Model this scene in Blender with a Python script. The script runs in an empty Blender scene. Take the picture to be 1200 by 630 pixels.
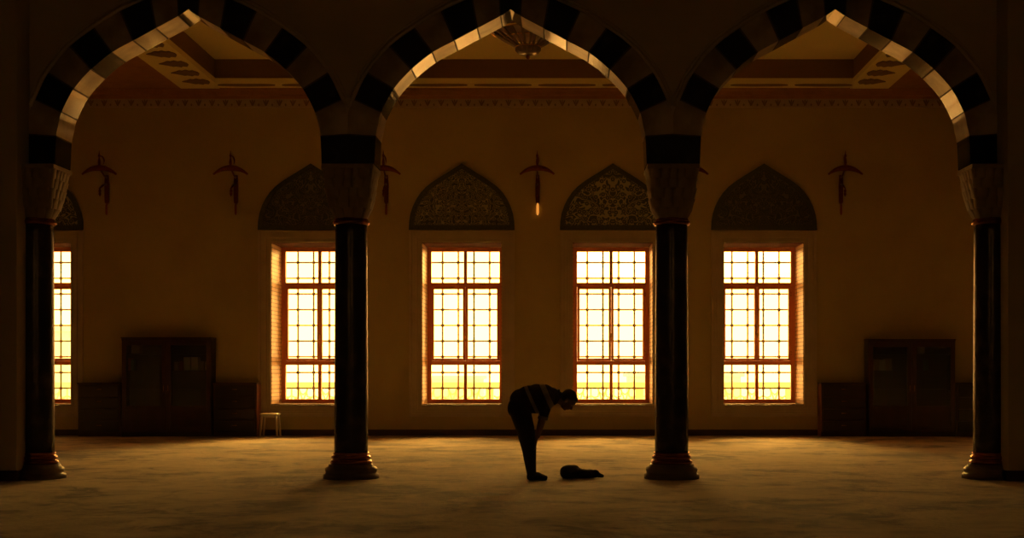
import bpy, bmesh, math, random
from mathutils import Vector, Matrix
random.seed(7)
PI = math.pi
scn = bpy.context.scene
COL = scn.collection
F = 1600.0; VX = 662.0; VY = 438.0; CH = 1.22      # focal length in px, vanishing point, eye height
def WX(px, d): return (px - VX) / F * d
def WZ(py, d): return CH + (VY - py) / F * d
D_COL = 16.0; D_WALL = 27.1; D_WIN = 28.1
FRONT = 15.75; BACK = 16.25

# ------------------------------------------------------------------ materials
def mat(name, c1, c2=None, rough=.6, scale=4, bump=0, bscale=60, metal=0, stretch=(1, 1, 1), spec=.5, lo=.35, hi=.65, detail=5, coat=0):
    m = bpy.data.materials.new(name); m.use_nodes = True
    nt = m.node_tree; n = nt.nodes; l = nt.links; b = n['Principled BSDF']
    b.inputs['Base Color'].default_value = (*c1, 1); b.inputs['Roughness'].default_value = rough
    b.inputs['Metallic'].default_value = metal; b.inputs['Specular IOR Level'].default_value = spec
    b.inputs['Coat Weight'].default_value = coat
    tc = n.new('ShaderNodeTexCoord'); mp = n.new('ShaderNodeMapping'); mp.inputs['Scale'].default_value = stretch
    l.new(tc.outputs['Object'], mp.inputs['Vector'])
    if c2:
        t = n.new('ShaderNodeTexNoise'); t.inputs['Scale'].default_value = scale; t.inputs['Detail'].default_value = detail
        r = n.new('ShaderNodeValToRGB'); r.color_ramp.elements[0].position = lo; r.color_ramp.elements[1].position = hi
        r.color_ramp.elements[0].color = (*c1, 1); r.color_ramp.elements[1].color = (*c2, 1)
        l.new(mp.outputs[0], t.inputs['Vector']); l.new(t.outputs['Fac'], r.inputs[0]); l.new(r.outputs[0], b.inputs['Base Color'])
    if bump:
        t2 = n.new('ShaderNodeTexNoise'); t2.inputs['Scale'].default_value = bscale; t2.inputs['Detail'].default_value = 3
        bp = n.new('ShaderNodeBump'); bp.inputs['Strength'].default_value = bump; bp.inputs['Distance'].default_value = .02
        l.new(mp.outputs[0], t2.inputs['Vector']); l.new(t2.outputs['Fac'], bp.inputs['Height']); l.new(bp.outputs[0], b.inputs['Normal'])
    return m
M = {}
M['plaster'] = mat('wall_plaster', (.40, .32, .14), (.44, .36, .16), .8, 1.2, .08, 18)
M['spandrel'] = mat('spandrel_plaster', (.50, .42, .28), (.55, .46, .31), .8, 1.5, .06, 18)
M['stone'] = mat('window_surround_stone', (.42, .34, .22), (.48, .39, .26), .55, 3, .05, 30)
M['ceil'] = mat('ceiling_plaster', (.86, .78, .36), (.88, .80, .38), .8, 1.5)
M['ceil_red'] = mat('ceiling_red_paint', (.34, .16, .06), (.40, .20, .07), .7, 4)
M['coffer_side'] = mat('coffer_side_paint', (.22, .13, .06), None, .8)
M['ceil_orn'] = mat('ceiling_ornament_paint', (.20, .13, .06), (.25, .16, .07), .7, 8)
M['shade_hall'] = mat('hall_plaster', (.62, .50, .32), None, .85)
M['light_marble'] = mat('light_marble', (.50, .40, .26), (.24, .18, .11), .30, 3, .04, 20, detail=9)
M['dark_marble'] = mat('dark_marble', (.012, .016, .018), (.05, .05, .045), .13, 4, 0, lo=.55, hi=.75, detail=10, spec=.35)
M['mortar'] = mat('joint_mortar', (.08, .06, .04), None, .9)
M['shaft_marble'] = mat('column_shaft_marble', (.030, .026, .019), (.08, .068, .045), .24, 5, 0, lo=.5, hi=.75, detail=10, spec=.4)
M['copper'] = mat('polished_copper_ring', (.30, .11, .05), (.24, .085, .04), .2, 9, metal=1)
M['bronze'] = mat('dark_bronze', (.10, .035, .02), None, .3, metal=1)
M['brass'] = mat('brass', (.85, .55, .2), None, .25, metal=1)
M['base_stone'] = mat('column_base_stone', (.13, .10, .07), (.17, .13, .09), .45, 6)
M['capital_stone'] = mat('capital_stone', (.34, .27, .17), (.27, .21, .13), .6, 8, .1, 30)
M['frame_wood'] = mat('window_wood', (.85, .34, .10), (.75, .27, .07), .35, 6, .05, 40, stretch=(1, 1, .15))  # brighter than bare wood; flare from the panes is put into the colour
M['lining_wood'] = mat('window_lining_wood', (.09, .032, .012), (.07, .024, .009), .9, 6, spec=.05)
M['iron'] = mat('window_grille_iron', (.06, .045, .02), None, .6)
M['dark_wood'] = mat('dark_red_wood', (.032, .008, .005), (.048, .011, .007), .35, 5, .05, 40, stretch=(1, 1, .12))
M['red_wood'] = mat('red_end_wood', (.30, .09, .04), (.25, .07, .03), .4, 5)  # lighter red puts the window light into the colour
M['dark_wood2'] = mat('cabinet_panel_wood', (.014, .005, .004), (.02, .006, .005), .35, 5, .05, 40, stretch=(1, 1, .12))
M['white_plastic'] = mat('white_painted_wood', (.75, .68, .55), None, .45)
M['skin'] = mat('skin', (.13, .075, .05), (.16, .09, .06), .55, 20)
M['hair'] = mat('dark_hair', (.01, .008, .006), (.02, .014, .01), .6, 60, .4, 200)
M['trousers'] = mat('dark_trousers', (.012, .012, .014), (.018, .018, .02), .9, 30, .3, 120)
M['jacket'] = mat('black_jacket_cloth', (.010, .009, .009), (.016, .014, .014), .9, 30, .5, 60)
M['sock'] = mat('dark_sock', (.012, .012, .012), None, .95)
M['lampmetal'] = mat('sconce_copper', (.14, .03, .018), (.18, .04, .02), .35, 20, metal=.6)
M['white_paper'] = mat('pale_paper', (.6, .55, .45), None, .8)
M['book_red'] = mat('book_red_cover', (.25, .05, .03), None, .6)
M['book_green'] = mat('book_green_cover', (.05, .12, .06), None, .6)
M['book_tan'] = mat('book_tan_cover', (.42, .3, .16), None, .6)
M['terrace'] = mat('terrace_paving', (.80, .68, .5), (.75, .64, .46), .8, 2)
M['balus'] = mat('balustrade_stone', (.72, .66, .56), (.76, .70, .60), .8, 3)
M['farwall'] = mat('far_building_wall', (.80, .78, .74), (.76, .74, .70), .9, .3)

def shirt_mat():
    m = bpy.data.materials.new('striped_shirt_cloth'); m.use_nodes = True
    nt = m.node_tree; n = nt.nodes; l = nt.links; b = n['Principled BSDF']; b.inputs['Roughness'].default_value = .9
    tc = n.new('ShaderNodeTexCoord'); mp = n.new('ShaderNodeMapping')
    mp.inputs['Location'].default_value = (0, 0, 0)
    sp = n.new('ShaderNodeSeparateXYZ'); l.new(tc.outputs['Object'], sp.inputs[0])
    # distance along the torso (object x runs hip -> neck, bent down a little with z)
    ma = n.new('ShaderNodeMath'); ma.operation = 'MULTIPLY_ADD'; ma.inputs[1].default_value = .45
    l.new(sp.outputs['Z'], ma.inputs[0]); l.new(sp.outputs['X'], ma.inputs[2])
    r = n.new('ShaderNodeValToRGB'); r.color_ramp.interpolation = 'CONSTANT'
    sc = n.new('ShaderNodeMapRange'); sc.inputs['From Min'].default_value = 0; sc.inputs['From Max'].default_value = 1
    l.new(ma.outputs[0], sc.inputs['Value']); l.new(sc.outputs[0], r.inputs[0])
    dark = (.022, .014, .012, 1); lite = (.30, .25, .18, 1)
    e = r.color_ramp.elements; e[0].position = 0; e[0].color = dark; e[1].position = .405; e[1].color = lite
    for p, c in ((.448, dark), (.592, lite), (.660, dark)):
        x = e.new(p); x.color = c
    l.new(r.outputs[0], b.inputs['Base Color'])
    return m
M['shirt'] = shirt_mat()

def tile_mat(name, c_bg, c_fg, scale, seed, lattice, w):
    m = bpy.data.materials.new(name); m.use_nodes = True
    nt = m.node_tree; n = nt.nodes; l = nt.links; b = n['Principled BSDF']; b.inputs['Roughness'].default_value = .45
    tc = n.new('ShaderNodeTexCoord'); sp = n.new('ShaderNodeSeparateXYZ'); cb = n.new('ShaderNodeCombineXYZ'); l.new(tc.outputs['Object'], sp.inputs[0])
    ab = n.new('ShaderNodeMath'); ab.operation = 'ABSOLUTE'; l.new(sp.outputs['X'], ab.inputs[0])     # the pattern mirrors about the middle
    l.new(ab.outputs[0], cb.inputs['X']); l.new(sp.outputs['Z'], cb.inputs['Y']); cb.inputs['Z'].default_value = seed
    def ramp(src, stops):
        r = n.new('ShaderNodeValToRGB'); r.color_ramp.interpolation = 'CONSTANT'; e = r.color_ramp.elements
        e[0].position = stops[0][0]; e[0].color = (*[stops[0][1]] * 3, 1); e[1].position = stops[1][0]; e[1].color = (*[stops[1][1]] * 3, 1)
        for p, c in stops[2:]: x = e.new(p); x.color = (c, c, c, 1)
        l.new(src, r.inputs[0]); return r.outputs[0]
    nz = n.new('ShaderNodeTexNoise'); nz.inputs['Scale'].default_value = scale * .55; nz.inputs['Detail'].default_value = 1.2; nz.inputs['Distortion'].default_value = 1.4; l.new(cb.outputs[0], nz.inputs['Vector'])
    scroll = ramp(nz.outputs['Fac'], [(0, 0), (.5 - w, 1), (.5 + w, 0), (.62, 1), (.62 + w, 0), (.37, 1), (.37 + w, 0)])
    v = n.new('ShaderNodeTexVoronoi'); v.voronoi_dimensions = '2D'; v.inputs['Scale'].default_value = scale; v.inputs['Randomness'].default_value = .12 if lattice else .75; l.new(cb.outputs[0], v.inputs['Vector'])
    ros = ramp(v.outputs['Distance'], [(0, 1), (.10, 0), (.26, 1), (.33, 0)])
    core = ramp(v.outputs['Distance'], [(0, 1), (.26, 0)])
    mx = n.new('ShaderNodeMix'); mx.data_type = 'RGBA'; l.new(core, mx.inputs['Factor']); l.new(scroll, mx.inputs[6]); mx.inputs[7].default_value = (.0, .0, .0, 1)
    ad = n.new('ShaderNodeMix'); ad.data_type = 'RGBA'; ad.blend_type = 'LIGHTEN'; ad.inputs['Factor'].default_value = 1 if lattice else .6; l.new(mx.outputs[2], ad.inputs[6]); l.new(ros, ad.inputs[7])
    fin = n.new('ShaderNodeMix'); fin.data_type = 'RGBA'; l.new(ad.outputs[2], fin.inputs['Factor']); fin.inputs[6].default_value = (*c_bg, 1); fin.inputs[7].default_value = (*c_fg, 1)
    l.new(fin.outputs[2], b.inputs['Base Color'])
    return m
M['tile_field'] = tile_mat('tympanum_tile_scrolls', (.045, .05, .035), (.36, .34, .20), 6.5, 1, False, .035)
M['tile_field_a'] = tile_mat('tympanum_tile_lattice', (.045, .05, .035), (.34, .32, .2), 9.5, 4, True, .03)
M['tile_field_b'] = tile_mat('tympanum_tile_dark', (.028, .036, .034), (.13, .12, .09), 7, 7, False, .03)
M['tile_border'] = mat('tympanum_tile_border', (.04, .05, .035), (.06, .07, .045), .4, 30)

def reveal_mat():
    m = bpy.data.materials.new('reveal_carved_tile'); m.use_nodes = True
    nt = m.node_tree; n = nt.nodes; l = nt.links; b = n['Principled BSDF']; b.inputs['Roughness'].default_value = .4
    tc = n.new('ShaderNodeTexCoord'); mp = n.new('ShaderNodeMapping'); mp.inputs['Rotation'].default_value = (0, PI / 2, 0)
    sp = n.new('ShaderNodeSeparateXYZ'); cb = n.new('ShaderNodeCombineXYZ'); l.new(tc.outputs['Object'], sp.inputs[0])
    l.new(sp.outputs['Y'], cb.inputs['X']); l.new(sp.outputs['Z'], cb.inputs['Y'])
    bk = n.new('ShaderNodeTexBrick'); bk.inputs['Scale'].default_value = 3.2; bk.inputs['Mortar Size'].default_value = .035
    bk.inputs['Color1'].default_value = (.78, .50, .22, 1); bk.inputs['Color2'].default_value = (.62, .36, .14, 1); bk.inputs['Mortar'].default_value = (.32, .15, .05, 1)
    l.new(cb.outputs[0], bk.inputs['Vector']); l.new(bk.outputs['Color'], b.inputs['Base Color'])
    return m
M['reveal'] = reveal_mat()

def carpet_mat():
    m = bpy.data.materials.new('brushed_carpet'); m.use_nodes = True
    nt = m.node_tree; n = nt.nodes; l = nt.links; b = n['Principled BSDF']; b.inputs['Roughness'].default_value = .95; b.inputs['Specular IOR Level'].default_value = .15
    b.inputs['Sheen Weight'].default_value = .25
    tc = n.new('ShaderNodeTexCoord'); mp = n.new('ShaderNodeMapping'); mp.inputs['Scale'].default_value = (.62, .62, 1); mp.inputs['Rotation'].default_value = (0, 0, .25)
    l.new(tc.outputs['Object'], mp.inputs[0])
    t = n.new('ShaderNodeTexNoise'); t.inputs['Scale'].default_value = 1.1; t.inputs['Detail'].default_value = 5; t.inputs['Distortion'].default_value = 1.1; l.new(mp.outputs[0], t.inputs['Vector'])
    tb = n.new('ShaderNodeTexNoise'); tb.inputs['Scale'].default_value = 3.4; tb.inputs['Detail'].default_value = 7; tb.inputs['Roughness'].default_value = .68; tb.inputs['Distortion'].default_value = 1.6; l.new(mp.outputs[0], tb.inputs['Vector'])
    mm = n.new('ShaderNodeMix'); mm.inputs['Factor'].default_value = .45; l.new(t.outputs['Fac'], mm.inputs[2]); l.new(tb.outputs['Fac'], mm.inputs[3])
    r = n.new('ShaderNodeValToRGB'); e = r.color_ramp.elements
    e[0].position = .405; e[0].color = (.09, .068, .04, 1); e[1].position = .475; e[1].color = (.38, .29, .17, 1)
    x = e.new(.57); x.color = (.58, .46, .28, 1)
    l.new(mm.outputs[0], r.inputs[0]); l.new(r.outputs[0], b.inputs['Base Color'])
    t2 = n.new('ShaderNodeTexNoise'); t2.inputs['Scale'].default_value = 22; t2.inputs['Detail'].default_value = 6; l.new(mp.outputs[0], t2.inputs['Vector'])
    bp = n.new('ShaderNodeBump'); bp.inputs['Strength'].default_value = .5; bp.inputs['Distance'].default_value = .03
    l.new(t2.outputs['Fac'], bp.inputs['Height']); l.new(bp.outputs[0], b.inputs['Normal'])
    return m
M['carpet'] = carpet_mat()

def glass_mat(name, tint, refl=.06):
    m = bpy.data.materials.new(name); m.use_nodes = True
    nt = m.node_tree; n = nt.nodes; l = nt.links; n.remove(n['Principled BSDF'])
    tr = n.new('ShaderNodeBsdfTransparent'); tr.inputs[0].default_value = (*tint, 1)
    gl = n.new('ShaderNodeBsdfGlossy'); gl.inputs['Roughness'].default_value = .03
    fr = n.new('ShaderNodeFresnel'); fr.inputs[0].default_value = 1.45
    mx = n.new('ShaderNodeMixShader'); l.new(fr.outputs[0], mx.inputs[0]); l.new(tr.outputs[0], mx.inputs[1]); l.new(gl.outputs[0], mx.inputs[2])
    l.new(mx.outputs[0], n['Material Output'].inputs['Surface'])
    return m
M['glass'] = glass_mat('window_glass', (.97, .97, .96))
M['cabglass'] = glass_mat('cabinet_glass', (.7, .7, .68))
def frosted():
    m = mat('chandelier_glass', (.26, .19, .11), None, .15)
    m.node_tree.nodes['Principled BSDF'].inputs['Transmission Weight'].default_value = .3
    return m
M['frost'] = frosted()
def emit(name, c, s):
    m = bpy.data.materials.new(name); m.use_nodes = True; b = m.node_tree.nodes['Principled BSDF']
    b.inputs['Base Color'].default_value = (*c, 1); b.inputs['Emission Color'].default_value = (*c, 1); b.inputs['Emission Strength'].default_value = s
    return m
M['lit'] = emit('lit_lamp_tube', (1, .36, .05), .8)  # emission stands in for a glint on the metal tip, not a lamp
M['unlit'] = mat('unlit_lamp_tube', (.25, .05, .03), None, .4)

# ------------------------------------------------------------------ helpers
def tag(o, label=None, cat=None, group=None, kind=None):
    if label: o['label'] = label
    if cat: o['category'] = cat
    if group: o['group'] = group
    if kind: o['kind'] = kind
    return o
def empty(name, loc, label, cat, group=None):
    o = bpy.data.objects.new(name, None); COL.objects.link(o); o.location = loc; o.empty_display_size = .1
    return tag(o, label, cat, group)
def obj(name, bm, mats, parent=None, smooth=False, loc=None, bevel=0):
    """links bm as one mesh; world-space verts are made relative to `loc` (or parent origin)"""
    me = bpy.data.meshes.new(name)
    org = Vector((0, 0, 0))
    if parent is not None:
        org = wloc(parent)
    elif loc is not None:
        org = Vector(loc)
    bmesh.ops.recalc_face_normals(bm, faces=bm.faces[:])
    bm.transform(Matrix.Translation(-org)); bm.to_mesh(me); bm.free()
    if not isinstance(mats, (list, tuple)): mats = [mats]
    for m in mats: me.materials.append(M[m] if isinstance(m, str) else m)
    if smooth:
        for p in me.polygons: p.use_smooth = True
    o = bpy.data.objects.new(name, me); COL.objects.link(o)
    if parent is not None: o.parent = parent
    else: o.location = org
    if bevel:
        b = o.modifiers.new('bevel', 'BEVEL'); b.width = bevel; b.segments = 2; b.limit_method = 'ANGLE'
    return o
def wloc(o):
    v = Vector(o.location)
    while o.parent: o = o.parent; v += Vector(o.location)
    return v
def box(bm, x0, x1, y0, y1, z0, z1, mi=0):
    vs = [bm.verts.new(p) for p in ((x0,y0,z0),(x1,y0,z0),(x1,y1,z0),(x0,y1,z0),(x0,y0,z1),(x1,y0,z1),(x1,y1,z1),(x0,y1,z1))]
    for q in ((0,3,2,1),(4,5,6,7),(0,1,5,4),(1,2,6,5),(2,3,7,6),(3,0,4,7)):
        f = bm.faces.new([vs[i] for i in q]); f.material_index = mi
    return vs
def prism(bm, pts, y0, y1, mi=0):
    """polygon in x,z extruded along y"""
    a = [bm.verts.new((x, y0, z)) for x, z in pts]; b = [bm.verts.new((x, y1, z)) for x, z in pts]
    f = bm.faces.new(a); f.material_index = mi; f = bm.faces.new(b[::-1]); f.material_index = mi
    for i in range(len(pts)):
        j = (i + 1) % len(pts); f = bm.faces.new((a[j], a[i], b[i], b[j])); f.material_index = mi
def prism_z(bm, pts, z0, z1, mi=0):
    a = [bm.verts.new((x, y, z0)) for x, y in pts]; b = [bm.verts.new((x, y, z1)) for x, y in pts]
    f = bm.faces.new(a); f.material_index = mi; f = bm.faces.new(b[::-1]); f.material_index = mi
    for i in range(len(pts)):
        j = (i + 1) % len(pts); f = bm.faces.new((a[j], a[i], b[i], b[j])); f.material_index = mi
def lathe(bm, cx, cy, prof, n=40, mi=0):
    rings = []
    for r, z in prof:
        rings.append([bm.verts.new((cx + max(r, 1e-4) * math.cos(2*PI*k/n), cy + max(r, 1e-4) * math.sin(2*PI*k/n), z)) for k in range(n)])
    for a, b in zip(rings, rings[1:]):
        for k in range(n):
            f = bm.faces.new((a[k], a[(k+1) % n], b[(k+1) % n], b[k])); f.material_index = mi; f.smooth = True
    for r in (rings[0][::-1], rings[-1]):
        f = bm.faces.new(r); f.material_index = mi
def tube(bm, pts, r, n=8, mi=0, closed=False):
    pts = [Vector(p) for p in pts]; rs = r if isinstance(r, (list, tuple)) else [r] * len(pts)
    rings = []; up = None; N = len(pts)
    for i, p in enumerate(pts):
        if closed: d = pts[(i+1) % N] - pts[i-1]
        else: d = pts[min(i+1, N-1)] - pts[max(i-1, 0)]
        d.normalize()
        if up is None: up = Vector((0, 0, 1)) if abs(d.z) < .9 else Vector((0, 1, 0))
        a = d.cross(up).normalized(); b = a.cross(d).normalized(); up = b
        rings.append([bm.verts.new(p + (a*math.cos(2*PI*k/n) + b*math.sin(2*PI*k/n)) * rs[i]) for k in range(n)])
    prs = list(zip(rings, rings[1:])) + ([(rings[-1], rings[0])] if closed else [])
    for a, b in prs:
        for k in range(n):
            f = bm.faces.new((a[k], a[(k+1) % n], b[(k+1) % n], b[k])); f.material_index = mi; f.smooth = True
    if not closed:
        for q in (rings[0][::-1], rings[-1]):
            f = bm.faces.new(q); f.material_index = mi
def ball(bm, c, s, rot=None, seg=20, ring=12, mi=0):
    if not hasattr(s, '__len__'): s = (s, s, s)
    mt = Matrix.Translation(Vector(c)) @ (rot.to_4x4() if rot else Matrix.Identity(4)) @ Matrix.Diagonal((*s, 1))
    r = bmesh.ops.create_uvsphere(bm, u_segments=seg, v_segments=ring, radius=1, matrix=mt)
    for v in r['verts']:
        for f in v.link_faces: f.material_index = mi; f.smooth = True
def capsule(bm, p0, r0, p1, r1, n=14):
    p0 = Vector(p0); p1 = Vector(p1); L = (p1 - p0).length; st = max(3, int(L / (min(r0, r1) * .6)) + 1)
    q = (p1 - p0).to_track_quat('Z', 'Y').to_matrix()
    prof = []
    for k in range(5): a = -PI/2 + (PI/2) * k / 5; prof.append((r0 * math.cos(a), r0 * math.sin(a)))
    for k in range(st + 1): t = k / st; prof.append((r0 + (r1 - r0) * t, L * t))
    for k in range(1, 6): a = (PI/2) * k / 5; prof.append((r1 * math.cos(a), L + r1 * math.sin(a)))
    rings = [[bm.verts.new(p0 + q @ Vector((max(r, 1e-4) * math.cos(2*PI*k/n), max(r, 1e-4) * math.sin(2*PI*k/n), z))) for k in range(n)] for r, z in prof]
    for a, b in zip(rings, rings[1:]):
        for k in range(n): bm.faces.new((a[k], a[(k+1) % n], b[(k+1) % n], b[k]))
    bm.faces.new(rings[0][::-1]); bm.faces.new(rings[-1])
def remesh(o, vox, sm=4):
    r = o.modifiers.new('remesh', 'REMESH'); r.mode = 'VOXEL'; r.voxel_size = vox; r.use_smooth_shade = True
    s = o.modifiers.new('smooth', 'SMOOTH'); s.factor = .5; s.iterations = sm
def new(): return bmesh.new()
def copy_tree(o, parent=None):
    c = o.copy(); COL.objects.link(c)
    if parent is not None: c.parent = parent
    for ch in [x for x in COL.objects if x.parent == o]: copy_tree(ch, c)
    return c
def struct(name, bm, mats, **k):
    o = obj(name, bm, mats, **k); o['kind'] = 'structure'; return o

# ------------------------------------------------------------------ room shell
XL, XR = -13.5, 12.6; YB = -9.0; ZH = 8.6
WINX = [-10.6, -5.04, -2.045, .950, 3.947, 9.5]
HW = .796; WZ0 = .61; WZ1 = 3.83
COLX = [-6.185, -2.505, 1.25, 4.985]; PIERL = -6.25; PIERR = 5.05

b = new(); box(b, XL, XR, YB, 27.1, -.2, 0); struct('floor', b, 'carpet')
b = new()
edges = [XL] + sum([[x - HW, x + HW] for x in WINX], []) + [XR]
for i in range(0, len(edges), 2): box(b, edges[i], edges[i+1], D_WALL, 28.45, -.2, ZH)
for x in WINX:
    box(b, x - HW, x + HW, D_WALL, 28.45, -.2, WZ0); box(b, x - HW, x + HW, D_WALL, 28.45, WZ1, ZH)
struct('wall_back', b, 'plaster')
b = new(); box(b, XL - .3, XL, YB, 28.45, -.2, ZH); struct('wall_left', b, 'plaster')
b = new(); box(b, XR, XR + .3, YB, 28.45, -.2, ZH); struct('wall_right', b, 'plaster')
b = new(); e_ = [XL - .3, -5.6, -4.5, 3.9, 5.0, XR + .3]
for i in (0, 2, 4): box(b, e_[i], e_[i+1], YB - .3, YB, -.2, ZH)
for i in (1, 3): box(b, e_[i], e_[i+1], YB - .3, YB, -.2, 3.6); box(b, e_[i], e_[i+1], YB - .3, YB, 5.1, ZH)  # two openings added in this unseen wall to let in fill light
struct('wall_front', b, 'shade_hall')

# ceiling: hall part, aisle part with one long coffer
ZC = 6.86; ZT = 7.31; CX0, CX1, CY0, CY1 = -6.81, 5.62, 17.6, 26.46
b = new()
box(b, XL, XR, YB, 28.45, ZH, ZH + .2, 3)
box(b, XL, CX0, 16.25, 27.1, ZC, ZC + .6, 1); box(b, CX1, XR, 16.25, 27.1, ZC, ZC + .6, 1)
box(b, CX0, CX1, 16.25, CY0, ZC, ZC + .6, 0); box(b, CX0, CX1, CY1, 27.1, ZC, ZC + .6, 0)
box(b, CX0, CX1, CY0, CY1, ZT, ZT + .15, 0)
struct('ceiling', b, ['ceil', 'ceil_red', 'ceil', 'shade_hall'])
# painted border strip round the coffer
b = new(); w = .76
box(b, CX0 - w, CX0, 16.3, 27.0, ZC - .015, ZC - .001); box(b, CX1, CX1 + w, 16.3, 27.0, ZC - .015, ZC - .001)
struct('trim_1', b, 'ceil')
# coffer rim moulding and painted inner faces
b = new()
box(b, CX0, CX0 + .05, CY0, CY1, ZC - .02, ZC + .08); box(b, CX1 - .05, CX1, CY0, CY1, ZC - .02, ZC + .08)
box(b, CX0, CX1, CY1 - .05, CY1, ZC - .02, ZC + .08); box(b, CX0, CX1, CY0, CY0 + .05, ZC - .02, ZC + .08)
box(b, CX0, CX0 + .03, CY0, CY1, ZC + .08, ZT, 1); box(b, CX1 - .03, CX1, CY0, CY1, ZC + .08, ZT, 1)
box(b, CX0, CX1, CY1 - .03, CY1, ZC + .08, ZT, 1); box(b, CX0, CX1, CY0, CY0 + .03, ZC + .08, ZT, 1)
struct('trim_2', b, ['ceil', 'coffer_side'])
# painted palmettes along the coffer, raised plaster
b = new()
def leaf(cx, cy, dx, dy, L, W):
    d = Vector((dx, dy)); p = Vector((-dy, dx)); pts = []
    prof = [(0, .12), (.12, .42), (.25, .35), (.35, .5), (.5, .36), (.6, .42), (.78, .2), (1, 0)]
    for t, h in prof: v = Vector((cx, cy)) + d * (t * L) + p * (h * W); pts.append((v.x, v.y))
    for t, h in prof[-2::-1]: v = Vector((cx, cy)) + d * (t * L) - p * (h * W); pts.append((v.x, v.y))
    prism_z(b, pts, ZC - .03, ZC - .012)
y = 18.0
while y < 26.5:
    leaf(CX0 - .03, y, -1, 0, .52, .5); leaf(CX1 + .03, y, 1, 0, .52, .5); y += .75
x = CX0 + .6
while x < CX1 - .3:
    pts = [(x + .56 * math.cos(a), CY1 + .16 + .10 * math.sin(a)) for a in [2*PI*k/24 for k in range(24)]]
    prism_z(b, pts, ZC - .02, ZC - .001)
    x += 1.25
struct('trim_3', b, 'ceil_orn')
# cornice
b = new()
prof = [(27.1, 6.86), (27.1, 6.67), (27.06, 6.67), (27.05, 6.72), (26.99, 6.74), (26.98, 6.80), (26.93, 6.82), (26.93, 6.86)]
a1 = [b.verts.new((XL, yy, zz)) for yy, zz in prof]; a2 = [b.verts.new((XR, yy, zz)) for yy, zz in prof]
b.faces.new(a1); b.faces.new(a2[::-1])
for i in range(len(prof)): j = (i + 1) % len(prof); b.faces.new((a1[j], a1[i], a2[i], a2[j]))
struct('trim_4', b, 'ceil_red')
# frieze with small tulip motifs
b = new(); box(b, XL, XR, 27.06, 27.1, 6.50, 6.67, 0);
x = XL + .1
while x < XR - .1:
    for s in (-1, 1):
        prism(b, [(x, 6.53), (x + s*.012, 6.53), (x + s*.05, 6.61), (x + s*.055, 6.65), (x + s*.03, 6.63), (x, 6.575)], 27.045, 27.061, 1)
    prism(b, [(x - .008, 6.59), (x + .008, 6.59), (x + .012, 6.635), (x, 6.66), (x - .012, 6.635)], 27.045, 27.061, 1)
    prism(b, [(x + .105, 6.55), (x + .125, 6.58), (x + .145, 6.55), (x + .125, 6.52)], 27.05, 27.061, 1)
    x += .267
struct('trim_5', b, ['stone', 'ceil_orn'])
# baseboard
b = new(); box(b, XL, XR, 27.06, 27.1, 0, .10); box(b, XL, XR, 27.075, 27.1, .10, .12); struct('baseboard_back', b, 'dark_wood')
b = new(); box(b, XL, XL + .04, 16.5, 27.06, 0, .11); struct('baseboard_left', b, 'dark_wood')
b = new(); box(b, XR - .04, XR, 16.5, 27.06, 0, .11); struct('baseboard_right', b, 'dark_wood')

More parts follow.
